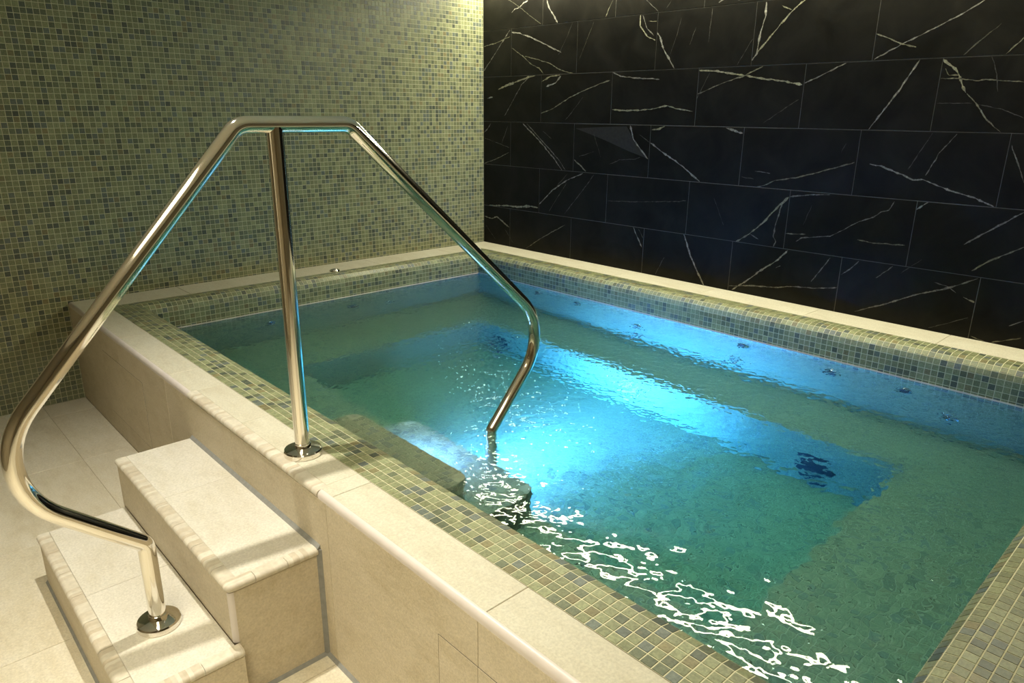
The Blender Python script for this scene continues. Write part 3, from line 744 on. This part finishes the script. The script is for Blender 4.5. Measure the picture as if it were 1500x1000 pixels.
# ================================================================== WATER
def water():
    x0, x1, y0, y1 = XB - 0.004, XF + 0.004, YM - 0.004, YR + 0.004
    def line(a, b):
        e = np.array([0, 0.003, 0.0045, 0.006, 0.008, 0.0105, 0.014])
        return np.unique(np.concatenate([a + e, np.linspace(a + 0.02, b - 0.02, int((b - a) / 0.0047)), b - e]))
    xs, ys = line(x0, x1), line(y0, y1)
    X, Y = np.meshgrid(xs, ys, indexing='ij')
    r2 = np.random.default_rng(3); h = np.zeros_like(X)
    # short choppy ripples from the jets, longer swell below them
    sm = lambda t, lo, hi: np.clip((t - lo) / (hi - lo), 0, 1) ** 2 * (3 - 2 * np.clip((t - lo) / (hi - lo), 0, 1))
    near = sm(Y, 2.3, 3.1) * sm(X, 0.9, 1.8)          # away from the jets the fine chop dies out and longer ripples are left
    pat = 0.5 + 0.5 * np.sin(3.1 * X + 1.3 * np.sin(2.2 * Y)) * np.sin(2.3 * Y + 0.7 + np.sin(1.9 * X))
    rough = (0.62 + 0.55 * pat) * (1 - 0.6 * sm(X, 1.75, 2.05))
    for lam0, lam1, n, slope, wt in ((0.015, 0.030, 70, 0.021, rough * (1 - 0.7 * near)), (0.032, 0.07, 40, 0.0155, rough * (1 - 0.45 * near)),
                                     (0.07, 0.15, 22, 0.0055, rough * (1 + 1.8 * near)), (0.15, 0.42, 14, 0.005, rough * (1 + 1.0 * near))):
        for _ in range(n):
            lam = math.exp(r2.uniform(math.log(lam0), math.log(lam1))); k = 2 * math.pi / lam
            th = r2.uniform(0, 2 * math.pi); ph = r2.uniform(0, 2 * math.pi)
            h += wt * slope / k * np.sin(k * (X * math.cos(th) + Y * math.sin(th)) + ph + 0.9 * np.sin(k * 0.31 * (X * math.sin(th) - Y * math.cos(th)) + ph))
    d = np.minimum(np.minimum(X - (XB), XF - X), np.minimum(Y - (YM), YR - Y))
    h *= np.clip(d / 0.03, 0.25, 1)
    h += 0.0042 * np.exp(-np.clip(d, 0, 1) / 0.0032)
    nx, ny = X.shape
    vs = np.stack([X, Y, ZW + h], -1).reshape(-1, 3)
    ii = np.arange(nx * ny).reshape(nx, ny)
    q = np.stack([ii[:-1, :-1], ii[1:, :-1], ii[1:, 1:], ii[:-1, 1:]], -1).reshape(-1, 4)
    fs = q.tolist()
    nb = len(vs); zb = DEEP - 0.006
    low = np.array([(x0, y0, zb), (x1, y0, zb), (x1, y1, zb), (x0, y1, zb)]); vs = np.concatenate([vs, low])
    fs.append([nb + 3, nb + 2, nb + 1, nb])
    fs.append([nb, nb + 1] + ii[::-1, 0].tolist())
    fs.append([nb + 1, nb + 2] + ii[-1, ::-1].tolist())
    fs.append([nb + 2, nb + 3] + ii[:, -1].tolist())
    fs.append([nb + 3, nb] + ii[0, :].tolist())
    o = mk('water', vs, fs, M_WATER)
    o.data.polygons.foreach_set('use_smooth', [True] * len(q) + [False] * 5)
    ca = o.data.attributes.new('chop', 'FLOAT', 'POINT')
    cv = np.zeros(len(vs), np.float32); cv[:nx * ny] = (rough * (1 - 0.9 * near)).ravel(); ca.data.foreach_set('value', cv)
    tag(o, 'clear rippled turquoise water lit from below, filling the mosaic pool', 'water', kind='stuff')
water()

# ================================================================== OUTER STEPS
steps = empty('entry_steps', (3.06, 2.1, FLOOR))
tag(steps, 'two cream limestone steps with banded bullnose edges leading up to the pool curb', 'steps')
T1, T2 = -0.347, -0.175
UX, LX = 3.062, 3.320          # riser faces of the upper and lower step
UY0, UY1, LY0, LY1 = 1.645, 2.565, 1.665, 2.595
def sbox(name, *a, mat=M_TREAD, b=0.0012): return mk(name, *box(*a, b), mat, steps)
sbox('step_core', XO + 0.004, UX - 0.006, UY0 + 0.006, UY1 - 0.006, FLOOR, T2 - 0.02, mat=M_JOINT, b=0)
sbox('step_core', UX - 0.006, LX - 0.006, LY0 + 0.006, LY1 - 0.006, FLOOR, T1 - 0.02, mat=M_JOINT, b=0)
# treads
sbox('tread', XO + 0.007, UX - 0.031, UY0, 2.0165, T2 - 0.02, T2)
sbox('tread', XO + 0.007, UX - 0.031, 2.0180, UY1 - 0.022, T2 - 0.02, T2)
sbox('tread', UX + 0.001, LX - 0.031, LY0, 2.1, T1 - 0.02, T1)
sbox('tread', UX + 0.001, LX - 0.031, 2.1015, LY1 - 0.022, T1 - 0.02, T1)
# risers and side panels
sbox('riser', UX - 0.008, UX, UY0, UY1 - 0.012, T1 + 0.0015, T2 - 0.021, mat=M_FACE)
sbox('riser', LX - 0.008, LX, LY0, LY1 - 0.012, FLOOR + 0.003, T1 - 0.021, mat=M_FACE)
sbox('side_panel', XO + 0.006, UX - 0.012, UY1 - 0.008, UY1, FLOOR + 0.003, T2 - 0.021, mat=M_FACE)
sbox('side_panel', UX - 0.011, LX - 0.012, LY1 - 0.008, LY1, FLOOR + 0.003, T1 - 0.021, mat=M_FACE)
sbox('side_panel', XO + 0.006, UX - 0.001, UY0 - 0.0, UY0 + 0.008, FLOOR + 0.003, T2 - 0.021, mat=M_FACE)
sbox('side_panel', UX, LX - 0.001, LY0 - 0.0, LY0 + 0.008, FLOOR + 0.003, T1 - 0.021, mat=M_FACE)
def corner_trim(x, y, z0, z1, r=0.013):
    pts = [(x - r, y - r)] + [(x - r + r * math.cos(a), y - r + r * math.sin(a)) for a in np.linspace(0, math.pi / 2, 8)]
    k = len(pts); vs = [(px, py, z) for z in (z0, z1) for px, py in pts]
    fs = [[j, (j + 1) % k, k + (j + 1) % k, k + j] for j in range(k)] + [list(range(k))[::-1], list(range(k, 2 * k))]
    smooth_angle(mk('corner_trim', vs, fs, M_TRIM, steps), 30)
corner_trim(UX, UY1, T1 + 0.001, T2 - 0.0215)
corner_trim(LX, LY1, FLOOR + 0.003, T1 - 0.0215)
# banded bullnose on the front and the near side of each tread
def nose(x, y0, y1, z, xin):
    e = 0.006; X, Y1 = x + e, y1 + e
    cuts = np.linspace(y0, Y1 - 0.10, 7)
    for a, b in zip(cuts[:-1], cuts[1:]):
        bullnose([(X, a + 0.0006, z), (X, b - 0.0006, z)], steps)
    # the corner piece turns through the rounded corner
    pts = [(X, Y1 - 0.0995, z), (X, Y1 - 0.018, z)] + [(X - 0.018 + 0.018 * math.cos(t), Y1 - 0.018 + 0.018 * math.sin(t), z) for t in np.linspace(0.26, math.pi / 2 - 0.26, 5)] + [(X - 0.018, Y1, z), (X - 0.075, Y1, z)]
    bullnose(pts, steps, w=0.0172)
    mk('nosing', *box(X - 0.036, X - 0.017, Y1 - 0.0995, Y1 - 0.017, z - 0.02, z + 0.0005), M_NOSE, steps)
    mk('nosing', *box(X - 0.075, X - 0.0175, Y1 - 0.034, Y1 - 0.017, z - 0.0199, z + 0.0004), M_NOSE, steps)
    n = 2
    cx = np.linspace(X - 0.0756, xin, n + 1)
    for a, b in zip(cx[:-1], cx[1:]):
        bullnose([(a - 0.0006, Y1, z), (b + 0.0006, Y1, z)], steps, w=0.034, mat=M_NOSE_X)
nose(UX, UY0, UY1, T2, XO + 0.007)
nose(LX, LY0, LY1, T1, UX - 0.011)
# grey sealant in the corners
def caulk(a, b, d1, d2, s=0.008, owner=None):
    """triangular fillet from a to b, legs along d1 and d2"""
    a, b, d1, d2 = (np.array(q, float) for q in (a, b, d1, d2))
    vs = [a, a + d1 * s, a + d2 * s, b, b + d1 * s, b + d2 * s]
    n = np.cross(d1, d2) @ (b - a)
    fs = [[0, 1, 2], [3, 5, 4], [1, 4, 5, 2], [0, 3, 4, 1], [0, 2, 5, 3]]
    if n < 0: pass
    else: fs = [q[::-1] for q in fs]
    return mk('sealant', vs, fs, M_CAULK, owner or steps)
caulk((XO, UY0, T2), (XO, UY1 + 0.004, T2), (1, 0, 0), (0, 0, 1), 0.010)
caulk((XO, UY1, T2 - 0.002), (XO, UY1, FLOOR), (1, 0, 0), (0, 1, 0), 0.011)
caulk((XO, UY1, FLOOR), (UX, UY1, FLOOR), (0, 1, 0), (0, 0, 1), 0.009)
caulk((XO, UY1, FLOOR), (XO, 4.9, FLOOR), (1, 0, 0), (0, 0, 1), 0.009, pool)
caulk((LX, LY0, FLOOR), (LX, LY1, FLOOR), (1, 0, 0), (0, 0, 1), 0.007)

# ================================================================== HANDRAIL
rail = empty('handrail', (2.734, 2.355, 0.0))
tag(rail, 'polished steel tube handrail arching from the lower step over the curb into the water', 'handrail')
RT = 0.0210; YP = 2.355
def arc_path(pts, radii, n=10):
    """polyline with filleted corners"""
    out = [np.array(pts[0], float)]
    for i in range(1, len(pts) - 1):
        p, a, b = (np.array(q, float) for q in (pts[i], pts[i - 1], pts[i + 1]))
        da, db = a - p, b - p; la, lb = np.linalg.norm(da), np.linalg.norm(db); da /= la; db /= lb
        ang = math.acos(max(-1, min(1, da @ db))); t = min(radii[i - 1] / math.tan(ang / 2), la * 0.495, lb * 0.495); r = t * math.tan(ang / 2)
        bis = da + db; bis /= np.linalg.norm(bis); c = p + bis * r / math.sin(ang / 2)
        s0, s1 = p + da * t - c, p + db * t - c
        om = math.acos(max(-1, min(1, (s0 @ s1) / (r * r))))
        for k in range(n + 1):
            f = k / n; out.append(c + (math.sin((1 - f) * om) * s0 + math.sin(f * om) * s1) / math.sin(om))
    out.append(np.array(pts[-1], float)); return out
R3 = lambda x, z: (x, YP, z)
path = arc_path([R3(3.176, T1 + 0.004), R3(3.176, -0.103), R3(3.487, 0.177), R3(2.829, 0.910), R3(2.522, 0.910), R3(1.7218, 0.178), R3(2.010, -0.153), R3(2.010, S2 + 0.002)],
                [0.030, 0.192, 0.055, 0.055, 0.192, 0.028], 14)
smooth_angle(mk('rail', *tube(path, RT, 28), M_CHROME, rail), 60)
smooth_angle(mk('post', *tube([R3(2.734, 0.004), R3(2.734, 0.45), R3(2.734, 0.904)], RT, 28), M_CHROME, rail), 60)
def flange(x, z):
    f = smooth_angle(mk('base_flange', *lathe((x, YP, z), (0, 0, 1), [(RT + 0.001, 0.023), (0.046, 0.0195), (0.0515, 0.0175), (0.054, 0.0135), (0.054, 0.0005)], 48), M_CHROME, rail), 30)
    smooth_angle(mk('collar', *lathe((x, YP, z), (0, 0, 1), [(RT - 0.001, 0.036), (RT + 0.0022, 0.035), (RT + 0.0022, 0.021)], 40), M_CHROME, f), 30)
flange(3.176, T1 + 0.0005); flange(2.734, 0.001)
